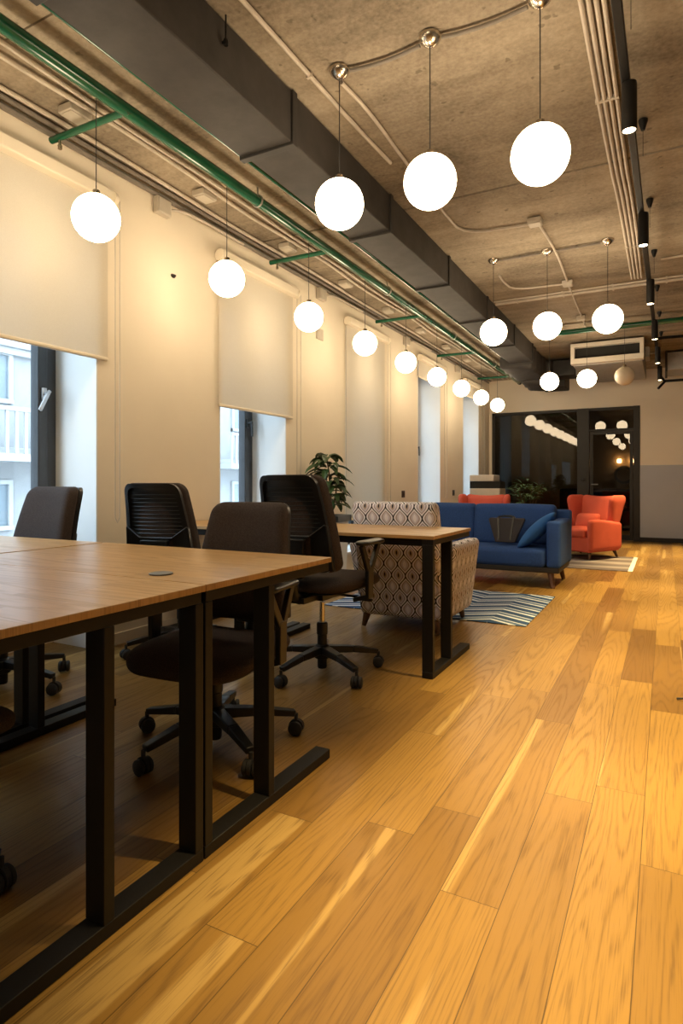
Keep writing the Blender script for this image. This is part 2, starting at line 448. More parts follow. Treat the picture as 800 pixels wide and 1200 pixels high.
for i, (a, b) in enumerate(WIN):
    nm = ('nearest the camera, with street houses outside', 'second from the camera, half covered by its blind', 'third from the camera, fully covered by its blind',
          'fourth from the camera, beside the blue sofa', 'fifth from the camera, beside the glass partition')[i]
    w = thing('window_%d' % (i + 1), 'tall dark framed window ' + nm, 'window', (0, 0, 0), kind='structure')
    ZS = .45 if i == 0 else .25
    bm = new(); t = .012; xi = -3.44
    zr = .001 if i == 0 else ZS
    box(bm, xi, XW, a, a + t, zr, ZT); box(bm, xi, XW, b - t, b, zr, ZT); box(bm, xi, XW, a, b, ZT - t, ZT); box(bm, xi, XW + .02 if i else -3.425, a, b, ZS - .002, ZS + .02)
    obj('reveal', bm, 'white_paint', w, label='white painted reveal')
    bm = new(); fw = .07
    a2, b2, z0, z1 = a + t, b - t, ZS + .02, ZT - t
    for y0, y1 in ((a2, a2 + fw), (b2 - fw, b2)): box(bm, -3.49, -3.42, y0, y1, z0, z1)
    box(bm, -3.49, -3.42, a2, b2, z0, z0 + fw); box(bm, -3.49, -3.42, a2, b2, z1 - fw, z1)
    obj('window_frame', bm, 'frame_grey', w, .004)
    bm = new(); sw = .065; a3, b3, z2, z3 = a2 + fw, b2 - fw, z0 + fw, z1 - fw
    for y0, y1 in ((a3, a3 + sw), (b3 - sw, b3)): box(bm, -3.48, -3.405, y0, y1, z2, z3)
    box(bm, -3.48, -3.405, a3, b3, z2, z2 + sw); box(bm, -3.48, -3.405, a3, b3, z3 - sw, z3)
    obj('sash', bm, 'frame_grey', w, .006)
    bm = new(); box(bm, -3.452, -3.446, a3 + sw - .005, b3 - sw + .005, z2 + sw - .005, z3 - sw + .005)
    obj('pane', bm, 'pane', w, smooth=False)
    hd = new(); yh = b3 - .03; zh = 1.57
    box(hd, -3.405, -3.39, yh - .016, yh + .016, zh - .04, zh + .035)
    tube(hd, [(-3.39, yh, zh), (-3.36, yh, zh)], .011, 10)
    if i == 0: beam(hd, (-3.355, yh + .008, zh + .015), (-3.33, yh - .075, zh - .115), .022, .014, (1, 0, 0))
    else: beam(hd, (-3.355, yh, zh + .015), (-3.35, yh, zh - .125), .022, .014, (1, 0, 0))
    obj('handle', hd, 'silver' if i == 0 else 'black_plastic', w, .003)

# end wall with the glazed opening
GX0, GX1, GZ = -3.0, -.40, 2.385
bm = new()
box(bm, XW - .3, GX0, YE, YE + .2, 0, ZC + .1)
box(bm, GX0, GX1, YE, YE + .2, GZ, ZC + .1)
box(bm, GX1, 3.3, YE, YE + .2, 1.335, ZC + .1)
structure('wall_back', bm, 'cream', 'cream upper part of the end wall around the glass partition', 'wall', smooth=False)
bm = new(); box(bm, GX1, 3.3, YE - .004, YE + .2, 0, 1.335)
structure('wall_back_dado', bm, 'grey_paint', 'grey painted lower part of the end wall', 'wall', smooth=False)
bm = new(); box(bm, GX1, 3.2, YE - .022, YE - .004, 0, .075)
structure('baseboard_back', bm, 'dark_frame', 'black skirting board under the grey end wall', 'skirting board', bevel=.003)
bm = new(); box(bm, 3.2, 3.4, -3.2, 12.1, 0, ZC + .1)
structure('wall_right', bm, 'grey_paint', 'grey wall on the far side of the walkway', 'wall', smooth=False)
bm = new(); box(bm, -3.5, 3.4, -3.3, -3.1, 0, ZC + .1)
structure('wall_front', bm, 'grey_paint', 'grey wall behind the camera', 'wall', smooth=False)

# glass partition and door
gp = thing('window_6', 'dark fixed glass partition in the end wall beside the door', 'glass partition', (0, 0, 0), kind='structure')
bm = new(); y0, y1 = YE + .02, YE + .09
box(bm, GX0, GX0 + .05, y0, y1, 0, GZ); box(bm, GX0, -1.435, y0, y1, GZ - .05, GZ); box(bm, GX0, -1.435, y0, y1, 0, .06)
obj('frame', bm, 'dark_frame', gp, .003)
bm = new(); box(bm, -1.435, -1.231, YE - .01, YE + .1, 0, GZ)
post = obj('post', bm, 'dark_frame', gp, .003)
bm = new(); lathe(bm, [(.0, 0), (.036, 0), (.036, .02), (.02, .03), (.0, .03)], 16, mx=Matrix.Translation((-1.33, YE - .01, 1.09)) @ Matrix.Rotation(PI / 2, 4, 'X'))
obj('card_reader', bm, 'caster_grey', post)
bm = new(); box(bm, GX0 + .04, -1.43, YE + .05, YE + .058, .05, GZ - .04)
obj('pane', bm, 'dark_pane', gp, smooth=False)
dr = thing('door_1', 'dark framed glass door with transom at the end of the room', 'door', (0, 0, 0), kind='structure')
bm = new()
box(bm, -.503, GX1, YE - .012, YE + .1, 0, GZ); box(bm, -1.231, -.503, YE + .02, YE + .09, GZ - .05, GZ); box(bm, -1.231, -.503, YE + .02, YE + .09, 1.96, 2.0)
obj('frame', bm, 'dark_frame', dr, .003)
bm = new(); box(bm, -1.23, -.505, YE + .05, YE + .056, 2.0, GZ - .05)
obj('transom_pane', bm, 'dark_pane', dr, smooth=False)
bm = new()
box(bm, -1.225, -1.165, YE + .03, YE + .08, .01, 1.955); box(bm, -.565, -.508, YE + .03, YE + .08, .01, 1.955)
box(bm, -1.165, -.565, YE + .03, YE + .08, 1.90, 1.955); box(bm, -1.165, -.565, YE + .03, YE + .08, .01, .10)
leaf = obj('door_leaf', bm, 'dark_frame', dr, .003)
bm = new(); box(bm, -1.17, -.56, YE + .05, YE + .057, .095, 1.905)
obj('pane', bm, 'dark_pane', leaf, smooth=False)
bm = new(); tube(bm, [(-1.19, YE + .03, 1.0), (-1.19, YE - .02, 1.0), (-1.08, YE - .02, 1.0)], .010, 8)
obj('door_handle', bm, 'silver', leaf)

# dark room beyond the glass
bm = new(); box(bm, -3.5, 1.2, 15.6, 15.8, 0, ZC + .1)
structure('wall_beyond_glass', bm, 'dark_room', 'dim brown wall of the room beyond the glass', 'wall', smooth=False)
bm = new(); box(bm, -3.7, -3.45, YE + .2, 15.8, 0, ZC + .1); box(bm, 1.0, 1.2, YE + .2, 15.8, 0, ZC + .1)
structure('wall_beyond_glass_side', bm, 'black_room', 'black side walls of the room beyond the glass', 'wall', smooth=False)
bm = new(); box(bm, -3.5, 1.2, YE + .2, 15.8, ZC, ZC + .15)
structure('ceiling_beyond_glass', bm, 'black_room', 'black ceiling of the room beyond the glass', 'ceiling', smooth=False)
t = thing('wall_clock', 'round ring shaped clock on the brown wall beyond the glass door', 'clock', (-.86, 15.58, 1.22))
bm = new(); R = Matrix.Rotation(PI / 2, 4, 'X')
lathe(bm, [(.15, -.01), (.21, -.01), (.21, .03), (.15, .03), (.15, -.01)], 32, mx=R); obj('rim', bm, 'ring', t)
bm = new(); lathe(bm, [(0, -.008), (.15, -.008), (.15, .008), (0, .008)], 32, mx=R); obj('dial', bm, 'dark_room', t)
for k, x in enumerate((-.96, -.69)):
    t = thing('wall_lamp', ('small warm wall lamp above the ring clock', 'small warm wall lamp beside the door frame, past the ring clock')[k], 'lamp', (x, 15.55, 1.50), group='small wall lamps beyond the glass')
    bm = new(); lathe(bm, [(0, 0), (.04, 0), (.05, .03), (.04, .09), (0, .09)], 16); obj('shade', bm, 'sconce_on', t)
    bm = new(); box(bm, -.02, .02, .0, .05, .02, .06); obj('bracket', bm, 'ring', t)
t = thing('lounge_sofa', 'dark sofa with grey cushion seen through the glass door', 'sofa', (-1.35, 14.7, 0), PI)
bm = new(); cushion(bm, (0, 0, .25), (.85, .42, .2), .05); obj('base', bm, 'black_room', t)
bm = new(); cushion(bm, (0, -.34, .62), (.85, .10, .28), .06); obj('backrest', bm, 'black_room', t)
bm = new(); cushion(bm, (-.1, .02, .5), (.5, .32, .06), .05, puff=(0, 0, .3)); obj('seat_cushion', bm, 'planter', t)

# ------------------------------------------------------------------ outside
bm = new(); box(bm, -14, -3.6, -12, 40, -4.2, -4.0)
structure('street', bm, 'asphalt', 'street between the office and the pale house', 'street', smooth=False)
bl = thing('street_building', 'pale apartment house across the street seen through the windows', 'building', (0, 0, -4))
bm = new(); box(bm, -19, -12, -10, 34, 0, 15); obj('facade', bm, 'facade', bl, smooth=False)
for z in (5.75, 7.95, 11.6):
    bm = new(); box(bm, -12.0, -11.75, -10, 34, z - .14, z); box(bm, -12.0, -11.85, -10, 34, z - .28, z - .14)
    obj('cornice', bm, 'facade_trim', bl, .01)
for r, (za, zb) in enumerate(((4.15, 5.0), (6.75, 7.65), (8.6, 10.6))):
    for k in range(11):
        y = -1.2 + k * 2.05 + (.0, .0, .3)[r]
        bm = new(); e = .09
        box(bm, -12.02, -11.93, y - e, y, za - e, zb + e); box(bm, -12.02, -11.93, y + .8, y + .8 + e, za - e, zb + e)
        box(bm, -12.02, -11.93, y, y + .8, zb, zb + e); box(bm, -12.02, -11.90, y - e, y + .8 + e, za - e, za); box(bm, -12.02, -11.95, y + .37, y + .43, za, zb)
        fo = obj('window_surround', bm, 'facade_trim', bl)
        bm = new(); box(bm, -12.01, -11.985, y, y + .8, za, zb)
        obj('street_pane', bm, 'facade_glass', fo, smooth=False)
for k, y in enumerate((6.6, 14.0)):
    bm = new(); box(bm, -12, -11.1, y, y + 3.0, 5.45, 5.6)
    bal = obj('balcony', bm, 'facade_trim', bl)
    bm = new()
    for j in range(16): box(bm, -11.13, -11.08, y + j * .195, y + j * .195 + .06, 5.6, 6.42)
    box(bm, -11.15, -11.06, y, y + 3.0, 6.42, 6.5)
    obj('railing', bm, 'facade_trim', bal)

# ------------------------------------------------------------------ roller blinds
def blind(y0, y1, zb, label):
    t = thing('roller_blind', label, 'roller blind', (XW, 0, 0), group='cream roller blinds')
    zt = 2.80
    bm = new(); box(bm, .020, .0225, y0 + .015, y1 - .015, zb, zt - .03); obj('cloth', bm, 'blind', t, smooth=False)
    bm = new(); cushion(bm, (.0215, (y0 + y1) / 2, zb), (.011, (y1 - y0) / 2 - .015, .012), .009, (1, 2, 1)); obj('bottom_bar', bm, 'cream', t)
    bm = new(); box(bm, .003, .085, y0, y1, zt - .075, zt); obj('cassette', bm, 'cream', t, .008)
    for y in (y0, y1):
        bm = new(); lathe(bm, [(0, -.012), (.044, -.012), (.044, .012), (0, .012)], 20, mx=Matrix.Translation((.05, y, zt - .04)) @ Matrix.Rotation(PI / 2, 4, 'X')); obj('bracket', bm, 'cream', t)
    bm = new()
    for dx in (.045, .085): tube(bm, [(dx, y1 + .022, zt - .05), (dx, y1 + .022, .80)], .0028, 6)
    tube(bm, [(.045, y1 + .022, .80), (.065, y1 + .022, .77), (.085, y1 + .022, .80)], .0028, 6)
    obj('pull_cord', bm, 'box_plastic', t)
blind(.47, 2.63, 1.775, 'cream roller blind half lowered over the window nearest the camera')
blind(3.65, 4.73, 1.616, 'cream roller blind lowered over the second window, behind the charcoal chairs')
blind(5.76, 6.80, .62, 'cream roller blind pulled down fully, beside the plant')
blind(7.92, 8.97, 2.50, 'cream roller blind rolled up over the fourth window from the camera')
blind(10.05, 11.13, 2.53, 'cream roller blind rolled up over the window by the glass partition')

# ------------------------------------------------------------------ pendants
RG = .117
def make_pendant(name, label, loc, zg, lit=True, group=None, mount='nickel'):
    t = thing(name, label, 'pendant lamp', (loc[0], loc[1], ZC), 0, group)
    bm = new()
    lathe(bm, [(0, 0), (.050, 0), (.050, -.005), (.043, -.020), (.025, -.036), (.010, -.044), (0, -.044)], 28)
    obj('canopy', bm, 'brass_nickel', t)
    bm = new(); tube(bm, [(0, 0, -.045), (0, 0, zg + RG - ZC)], .0024, 6); obj('cable', bm, 'caster_grey', t)
    bm = new(); lathe(bm, [(0, .022), (.018, .022), (.022, .004), (.022, -.01), (0, -.01)], 16, (0, 0, zg + RG - ZC)); obj('cap', bm, 'brass_nickel', t)
    bm = new(); sphere(bm, (0, 0, zg - ZC), RG); obj('globe', bm, 'globe_on' if lit else 'globe_off', t)
    return t
ROWY = [2.13 + 1.04 * k for k in range(9)]
ordn = ['first', 'second', 'third', 'fourth', 'fifth', 'sixth', 'seventh', 'eighth', 'ninth']
rowp = make_pendant('globe_pendant', 'glowing globe pendant, first from the camera in the row along the windows', (-2.55, ROWY[0]), 2.36, True, 'globe pendants in a row along the windows')
for k in range(1, 9):
    dup(rowp, 'glowing globe pendant, %s from the camera in the row along the windows' % (ordn[k] if k < 8 else 'ninth and last'), (-2.55, ROWY[k], ZC))
for y in (1.09, .05):
    dup(rowp, 'glowing globe pendant of the window row, %s' % ('just outside the view beside the desks' if y > 1 else 'beside the camera'), (-2.55, y, ZC))
GX = [-1.39, -.93, -.455]
side = ['nearest the black duct', 'the middle one', 'nearest the black track']
gp0 = None
for r, (yy, rn) in enumerate(((2.58, 'front trio'), (5.41, 'second trio'), (8.36, 'far trio'))):
    for c in range(3):
        if r == 2 and c == 2:
            make_pendant('globe_pendant', 'unlit beige globe pendant of the far trio, in front of the air conditioning unit', (GX[c], yy), 2.36, False, 'globe pendants in trios')
            continue
        lab = 'glowing globe pendant of the %s, %s' % (rn, side[c])
        if gp0 is None: gp0 = make_pendant('globe_pendant', lab, (GX[c], yy), 2.36, True, 'globe pendants in trios')
        else: dup(gp0, lab, (GX[c] + (.035 if r else 0), yy, ZC))
for c in range(3): dup(gp0, 'glowing globe pendant of the trio above the camera, %s' % side[c], (GX[c], -.25, ZC))

# ------------------------------------------------------------------ spotlight track
ZTK = 2.78
def XT(y): return -.182 + .0085 * y
t = thing('lighting_track', 'long black ceiling track that carries the cylinder spotlights', 'lighting track', (0, 0, 0))
bm = new(); beam(bm, (XT(-1), -1, ZTK + .018), (XT(11.25), 11.25, ZTK + .018), .036, .036); obj('rail', bm, 'black_metal', t, .003)
bm = new(); tube(bm, [(XT(8.4) + x, 8.45 + y, ZTK + z) for x, y, z in ((.01, 0, .02), (.07, .1, .05), (.17, .23, .075), (.4, .27, .08), (2.4, .27, .08))], .020, 10)
obj('side_feed', bm, 'black_metal', t)
XE = XT(11.2)
bm = new(); box(bm, XE + .05, 2.4, 11.16, 11.20, 2.66, 2.70); obj('cross_rail', bm, 'black_metal', t, .003)
bm = new(); tube(bm, [(XE, 11.2, ZTK + .01), (XE + .06, 11.18, 2.69)], .018, 8); tube(bm, [(XE + .08, 11.15, 2.68), (XE - .02, 11.0, 2.545)], .020, 8); obj('end_joint', bm, 'black_metal', t)
SPY = [1.49, 2.96, 4.43, 5.90, 7.37, 8.84, 10.31]
sp0 = None
for k, y in enumerate(SPY):
    lab = 'black cylinder spotlight under the track, ' + ('above the camera' if k == 0 else '%s one in view counted from the camera' % ordn[k - 1])
    if sp0 is None:
        t = sp0 = thing('track_spotlight', lab, 'spotlight', (XT(y) + .014, y, ZTK - .012), group='black cylinder spotlights on the track')
        bm = new(); lathe(bm, [(0, .01), (.030, .01), (.032, 0), (.032, -.20), (.027, -.20), (.027, -.190), (0, -.190)], 28); obj('housing', bm, 'black_metal', t)
        bm = new(); lathe(bm, [(0, -.192), (.026, -.192), (.026, -.197), (0, -.197)], 24); obj('lens', bm, 'lens_on', t)
        ld = D.lights.new('spot_bulb', 'SPOT'); ld.energy = 780; ld.color = (1.0, .70, .30); ld.spot_size = math.radians(56); ld.spot_blend = 1.0; ld.shadow_soft_size = .02
        lo = D.objects.new('spot_bulb', ld); COL.objects.link(lo); lo.parent = t; lo.location = (0, 0, -.225)
    else: dup(sp0, lab, (XT(y) + .014, y, ZTK - .012))
cn0 = None
for k, y in enumerate((2.66, 3.72, 4.78, 5.84, 6.90, 7.96, 9.02)):
    lab = 'small black cone and wire that hold the track, %s from the camera' % ordn[k]
    if cn0 is None:
        t = cn0 = thing('suspension_mount', lab, 'cable mount', (-.15 + .0105 * y, y, ZC), group='black suspension cones along the track')
        bm = new(); lathe(bm, [(0, 0), (.024, 0), (.024, -.012), (.010, -.058), (0, -.058)], 18); obj('cone', bm, 'black_metal', t)
        bm = new(); tube(bm, [(0, 0, -.05), (0, 0, ZTK + .03 - ZC)], .0014, 5); obj('wire', bm, 'caster_grey', t)
    else: dup(cn0, lab, (-.15 + .0105 * y, y, ZC))

# ------------------------------------------------------------------ services under the ceiling
# big black duct
t = thing('air_duct', 'long black rectangular air duct hanging below the ceiling', 'air duct', (0, 0, 0))
jo = [-2.5, .12, 1.40, 2.62, 3.87, 5.15, 6.45, 7.75, 8.9]
for k, (a, b) in enumerate(zip(jo, jo[1:])):
    g = (.012, .012, .012, .004, 0, 0, .004, .012)[k]
    bm = new(); box(bm, -1.975 - g, -1.68 + g * .4, a, b - .012, 2.757 - g, ZC - .004); obj('duct_section', bm, 'duct', t, .006)
    bm = new(); box(bm, -1.988 - g, -1.667 + g * .4, b - .03, b + .012, 2.742 - g, ZC - .003); obj('flange', bm, 'duct_edge', t, .003)
def wob(v, s=1.0):
    return (v.x + .012 * math.sin(v.y * 23) * s, v.y, v.z + .014 * math.sin(v.y * 17 + v.x * 9) * s)
bm = new(); cushion(bm, (-1.90, 9.5, 2.83), (.23, .62, .165), .05, (3, 14, 3), fn=wob); obj('wrapped_section', bm, 'duct', t)
bm = new(); cushion(bm, (-1.82, 10.42, 2.79), (.24, .42, .19), .06, (3, 10, 3), fn=wob); obj('wrapped_section', bm, 'duct', t)
bm = new(); box(bm, -1.86, -1.46, 10.55, 11.05, 2.61, 2.96); obj('end_box', bm, 'duct_edge', t, .02)
bm = new(); box(bm, -1.80, -1.25, 10.1, 10.5, 2.72, 2.97); obj('branch', bm, 'duct_edge', t, .01)
bm = new(); box(bm, -1.25, -1.22, 10.15, 10.45, 2.72, 2.97); obj('collar', bm, 'galv', t, .004)
t = thing('duct_hanger', 'thin threaded rod with bracket hanging beside the black duct', 'hanger', (-1.655, 2.05, ZC))
bm = new(); tube(bm, [(0, 0, 0), (0, 0, -.13)], .004, 6); obj('rod', bm, 'black_metal', t)
bm = new(); lathe(bm, [(0, -.13), (.010, -.13), (.013, -.118), (.010, -.105), (0, -.105)], 10); box(bm, -.012, .0, -.012, .012, -.125, -.115); obj('bracket', bm, 'black_metal', t)

t = thing('green_pipe', 'thick glossy green pipe running along the ceiling on wall brackets', 'pipe', (0, 0, 0))
bm = new(); tube(bm, [(-2.425, -3.0 + .5 * k, 2.915) for k in range(30)] + [(-2.425, 11.62, 2.915)], .035, 18); obj('pipe_run', bm, 'green_pipe', t)
bm = new(); lathe(bm, [(0, 0), (.042, 0), (.042, .06), (.02, .075), (0, .075)], 16, mx=Matrix.Translation((-2.425, 11.60, 2.915)) @ Matrix.Rotation(-PI / 2, 4, 'X')); obj('end_cap', bm, 'black_metal', t)
for y in (2.2, 4.3, 6.45, 8.6, 10.8):
    bm = new(); tube(bm, [(-2.99, y, 2.905), (-2.40, y, 2.90)], .019, 12); b = obj('support_bar', bm, 'green_pipe', t)
    bm = new(); tube(bm, [(-2.92, y, 2.90), (-2.92, y, 2.855)], .008, 8); tube(bm, [(-2.92, y, 2.86), (-2.92, y, 2.84)], .012, 8); obj('bolt', bm, 'brass_nickel', b)
for y in (1.2, 3.34, 5.5, 7.6, 9.7):
    bm = new(); tube(bm, [(-2.425, y, 2.945), (-2.425, y, ZC - .002)], .005, 6)
    tube(bm, [(-2.425 + .039 * math.cos(a), y, 2.915 + .039 * math.sin(a)) for a in [2 * PI * k / 20 for k in range(21)]], .006, 6)
    obj('clamp', bm, 'galv', t)
bm = new(); tube(bm, [(-2.04, -3.0, 2.805), (-2.04, 8.8, 2.805)], .017, 12)
tag(obj('green_pipe', bm, 'green_pipe'), 'thin green pipe tucked beside the black duct', 'pipe')
bm = new(); tube(bm, [(-1.42, 8.10, 2.925), (3.1, 8.10, 2.925)], .032, 14)
tag(obj('green_pipe', bm, 'green_pipe'), 'green pipe crossing the ceiling in front of the air conditioning unit', 'pipe')

# air conditioning unit
t = thing('air_conditioner', 'grey ceiling air conditioning unit with long dark intake near the end wall', 'air conditioner', (0, 0, 0))
bm = new(); box(bm, -1.17, -.28, 9.22, 10.9, 2.69, 2.985); obj('casing', bm, 'galv', t, .006)
bm = new()
box(bm, -1.19, -.26, 9.10, 9.22, 2.70, 2.775); box(bm, -1.19, -.26, 9.10, 9.22, 2.93, 2.985); box(bm, -1.19, -1.14, 9.10, 9.22, 2.775, 2.93); box(bm, -.31, -.26, 9.10, 9.22, 2.775, 2.93)
obj('intake_frame', bm, 'printer_white', t, .004)
bm = new(); box(bm, -1.14, -.31, 9.19, 9.215, 2.775, 2.93); obj('intake', bm, 'void', t, smooth=False)
bm = new(); box(bm, -.255, -.20, 9.35, 9.7, 2.76, 2.9); tube(bm, [(-.2, 9.5, 2.83), (-.12, 9.5, 2.83), (-.12, 9.5, 2.99)], .015, 8); obj('valve_box', bm, 'galv', t)
t = thing('cross_duct', 'grey galvanised duct crossing the ceiling at the end wall', 'air duct', (0, 0, 0))
bm = new(); box(bm, .02, 2.6, 10.35, 10.98, 2.72, 2.985); obj('duct_section', bm, 'galv', t, .006)
bm = new(); box(bm, -.01, .02, 10.32, 11.01, 2.70, 2.995); obj('flange', bm, 'duct_edge', t)

# conduits: each one a run of its own
def pc(u, v, z=ZC - .012):                       # a ceiling point seen along the camera's sight line
    f = (z - H) * F / (567 - v); r = (u - 400) / F * f
    return (r * CS - f * SN, r * SN + f * CS, z)
def conduit(pts, r, label, mat='conduit', clips=0, n=8):
    # round the corners by midpoint subdivision
    P = [Vector(p) for p in pts]
    for _ in range(2):
        if len(P) > 2:
            Q = [P[0]]
            for a, b in zip(P, P[1:]): Q += [a.lerp(b, .25), a.lerp(b, .75)]
            P = Q + [P[-1]]
    bm = new(); tube(bm, P, r, n); o = obj('conduit', bm, mat)
    tag(o, label, 'conduit')
    if clips:
        L = [Vector(p) for p in pts]
        for a, b in zip(L, L[1:]):
            m = int((b - a).length / clips)
            for k in range(m):
                p = a.lerp(b, (k + .5) / m); d = (b - a).normalized()
                bm = new(); beam(bm, p - d * .008, p + d * .008, r * 2.6, r * 2.3); obj('clip', bm, mat, o)
    return o
zc = ZC - .017
def run(x, y0, y1, z=zc, amp=0.0, ph=0.0, step=.5):
    n = max(2, int((y1 - y0) / step)); return [(x + amp * math.sin(ph + k * 1.9), y0 + (y1 - y0) * k / n, z) for k in range(n + 1)]
conduit(run(-2.70, -2, 11.6, amp=.026, step=.6), .013, 'slightly wavy grey conduit on the ceiling between green pipe and window wall', clips=1.2)
conduit(run(-2.635, -2, 11.6, amp=.012, ph=.6), .012, 'grey conduit on the ceiling closest to the thick green pipe', clips=1.2)
conduit(run(-2.93, -2, 11.6, amp=.016, ph=2, step=.7), .013, 'grey conduit on the ceiling closest to the window wall', clips=1.1)
conduit(run(-3.028, -2, 11.7, 2.965, .003), .018, 'dark conduit along the top edge of the window wall', 'conduit_dark', clips=.9)
conduit(run(-2.99, -2, 11.7, 2.992, .004, 1), .014, 'dark conduit in the corner between window wall and ceiling', 'conduit_dark', clips=1.3)
conduit([(-1.56, -.5, zc), (-1.53, 2.1, zc), (-1.52, 2.95, zc), (-1.50, 3.45, zc)], .011, 'grey conduit on the ceiling between black duct and front globe trio', clips=.55)
conduit([pc(400, 97), pc(432, 130), pc(475, 190), pc(520, 250), pc(543, 275), pc(620, 263)], .010, 'grey conduit winding from the front trio to the ceiling junction box', clips=.8)
for a, b, s in ((-1.39, -.93, 'between the two front canopies nearest the black duct'), (-.93, -.455, 'between the two front canopies nearest the black track')):
    conduit([(a + .052, 2.585, zc), (a + .12, 2.60, zc), (b - .20, 2.61, zc), (b - .052, 2.59, zc)], .009, 'short dark conduit ' + s, 'conduit_dark', clips=.2)
for a, b, q in ((GX[0] + .035, GX[1] + .035, 'nearest the black duct'), (GX[1] + .035, GX[2] + .035, 'nearest the black track')):
    conduit([(a + .053, 5.41, zc), (b - .053, 5.41, zc)], .010, 'dark conduit between the two canopies of the second trio ' + q, 'conduit_dark', clips=.2)
conduit([pc(585, 323), pc(590, 331), pc(602, 340), pc(660, 333)], .010, 'grey conduit curving from the second trio to the far junction box', clips=.5)
conduit([(-.855, 4.79, zc), (-.825, 5.42, zc), (-.85, 6.27, zc)], .010, 'grey conduit joining the two ceiling junction boxes')
conduit([(-.855, 6.36, zc), (-.88, 7.7, zc), (-.9, 8.3, zc)], .010, 'grey conduit running from the far junction box to the green cross pipe')
conduit([(-1.66, 6.72, zc), (3.1, 6.72, zc)], .017, 'thick pale conduit crossing the whole ceiling behind the second trio', clips=.45)
conduit([(-1.66, 6.62, zc), (3.1, 6.62, zc)], .010, 'thin conduit beside the thick crossing conduit', clips=.45)
conduit([(-.04, 6.05, zc), (3.1, 6.05, zc)], .010, 'grey conduit crossing from the track towards the walkway', clips=.5)
for k in range(4):
    x = -.31 + k * .0285
    conduit([(x, -2, zc), (x, 4.0, zc), (x + .02, 4.7, zc), (x + .02, 6.5, zc)], .0105,
            'pale conduit in the bundle beside the black track, %s from the track' % ('fourth', 'third', 'second', 'first')[k], clips=1.15)
def jbox(loc, size, label, group=None, name='ceiling_junction_box'):
    t = thing(name, label, 'junction box', loc, 0, group)
    bm = new(); box(bm, -size[0] / 2, size[0] / 2, -size[1] / 2, size[1] / 2, -size[2] / 2, size[2] / 2); obj('body', bm, 'box_plastic', t, .006)
    bm = new()
    if size[0] > size[2]: box(bm, -size[0] * .43, size[0] * .43, -size[1] * .43, size[1] * .43, -size[2] / 2 - .006, -size[2] / 2 + .001)
    else: box(bm, size[0] / 2 - .001, size[0] / 2 + .006, -size[1] * .43, size[1] * .43, -size[2] * .43, size[2] * .43)
    obj('lid', bm, 'box_plastic', t, .003)
    return t
jbox((-.87, 4.73, ZC - .022), (.10, .10, .04), 'pale junction box on the ceiling above the second globe trio')
jbox((-.853, 6.33, ZC - .022), (.10, .10, .04), 'pale junction box on the ceiling by the thick crossing conduit')
jbox((-.89, 7.72, ZC - .022), (.10, .10, .04), 'pale junction box on the ceiling by the green cross pipe')
jb = None
for k, y in enumerate(ROWY[:8]):
    lab = 'small pale ceiling junction box next to the %s globe of the window row' % ordn[k]
    if jb is None: jb = jbox((-2.78, y + .06, ZC - .023), (.10, .14, .042), lab, 'ceiling boxes along the window row')
    else: dup(jb, lab, (-2.79, y + .06, ZC - .023))
wb = None
for k, y in enumerate((3.07, 5.235, 7.48, 9.7)):
    lab = 'pale junction box on top of the window wall, %s from the camera' % ordn[k]
    if wb is None: wb = jbox((XW + .026, y, 2.895), (.048, .13, .11), lab, 'boxes on top of the window wall', 'wall_mounted_box')
    else: dup(wb, lab, (XW + .026, y, 2.895))
    conduit([(XW + .03, y + .07, 2.90), (XW + .055, y + .16, 2.925), (XW + .065, y + .35, 2.932), (XW + .065, y + .85, 2.93)], .010, 'pale conduit bending out of the wall box that is %s from the camera' % ordn[k])
t = thing('wall_thermostat', 'square beige plate on the window wall under the second wall box', 'wall plate', (XW + .001, 5.23, 2.50))
bm = new(); box(bm, 0, .018, -.06, .06, -.055, .055); obj('plate', bm, 'box_plastic', t, .005)
bm = new(); box(bm, .017, .022, -.045, .045, -.04, .04); obj('cover', bm, 'box_plastic', t, .002)
bm = new(); lathe(bm, [(0, 0), (.016, 0), (.013, .006), (.006, .022), (0, .024)], 9, mx=Matrix.Translation((XW, 3.2, 2.47)) @ Matrix.Rotation(PI / 2, 4, 'Y') @ Matrix.Diagonal((1, 1.5, 1, 1)))
tag(obj('cord_stub', bm, 'sock'), 'dark cut off wire stub sticking out of the cream wall', 'wire stub')
for k, (y, z) in enumerate(((7.42, .875), (9.56, .865))):
    t = thing('wall_socket', ('black wall socket on the pier behind the patterned armchair', 'black wall socket on the pier behind the blue sofa')[k], 'socket', (XW, y, z), group='black wall sockets')
    bm = new(); box(bm, 0, .012, -.045, .045, -.045, .045); obj('plate', bm, 'sock', t, .003)
    bm = new(); lathe(bm, [(0, 0), (.022, 0), (.022, .003), (0, .003)], 16, mx=Matrix.Translation((.012, 0, 0)) @ Matrix.Rotation(PI / 2, 4, 'Y')); obj('outlet', bm, 'caster_grey', t)

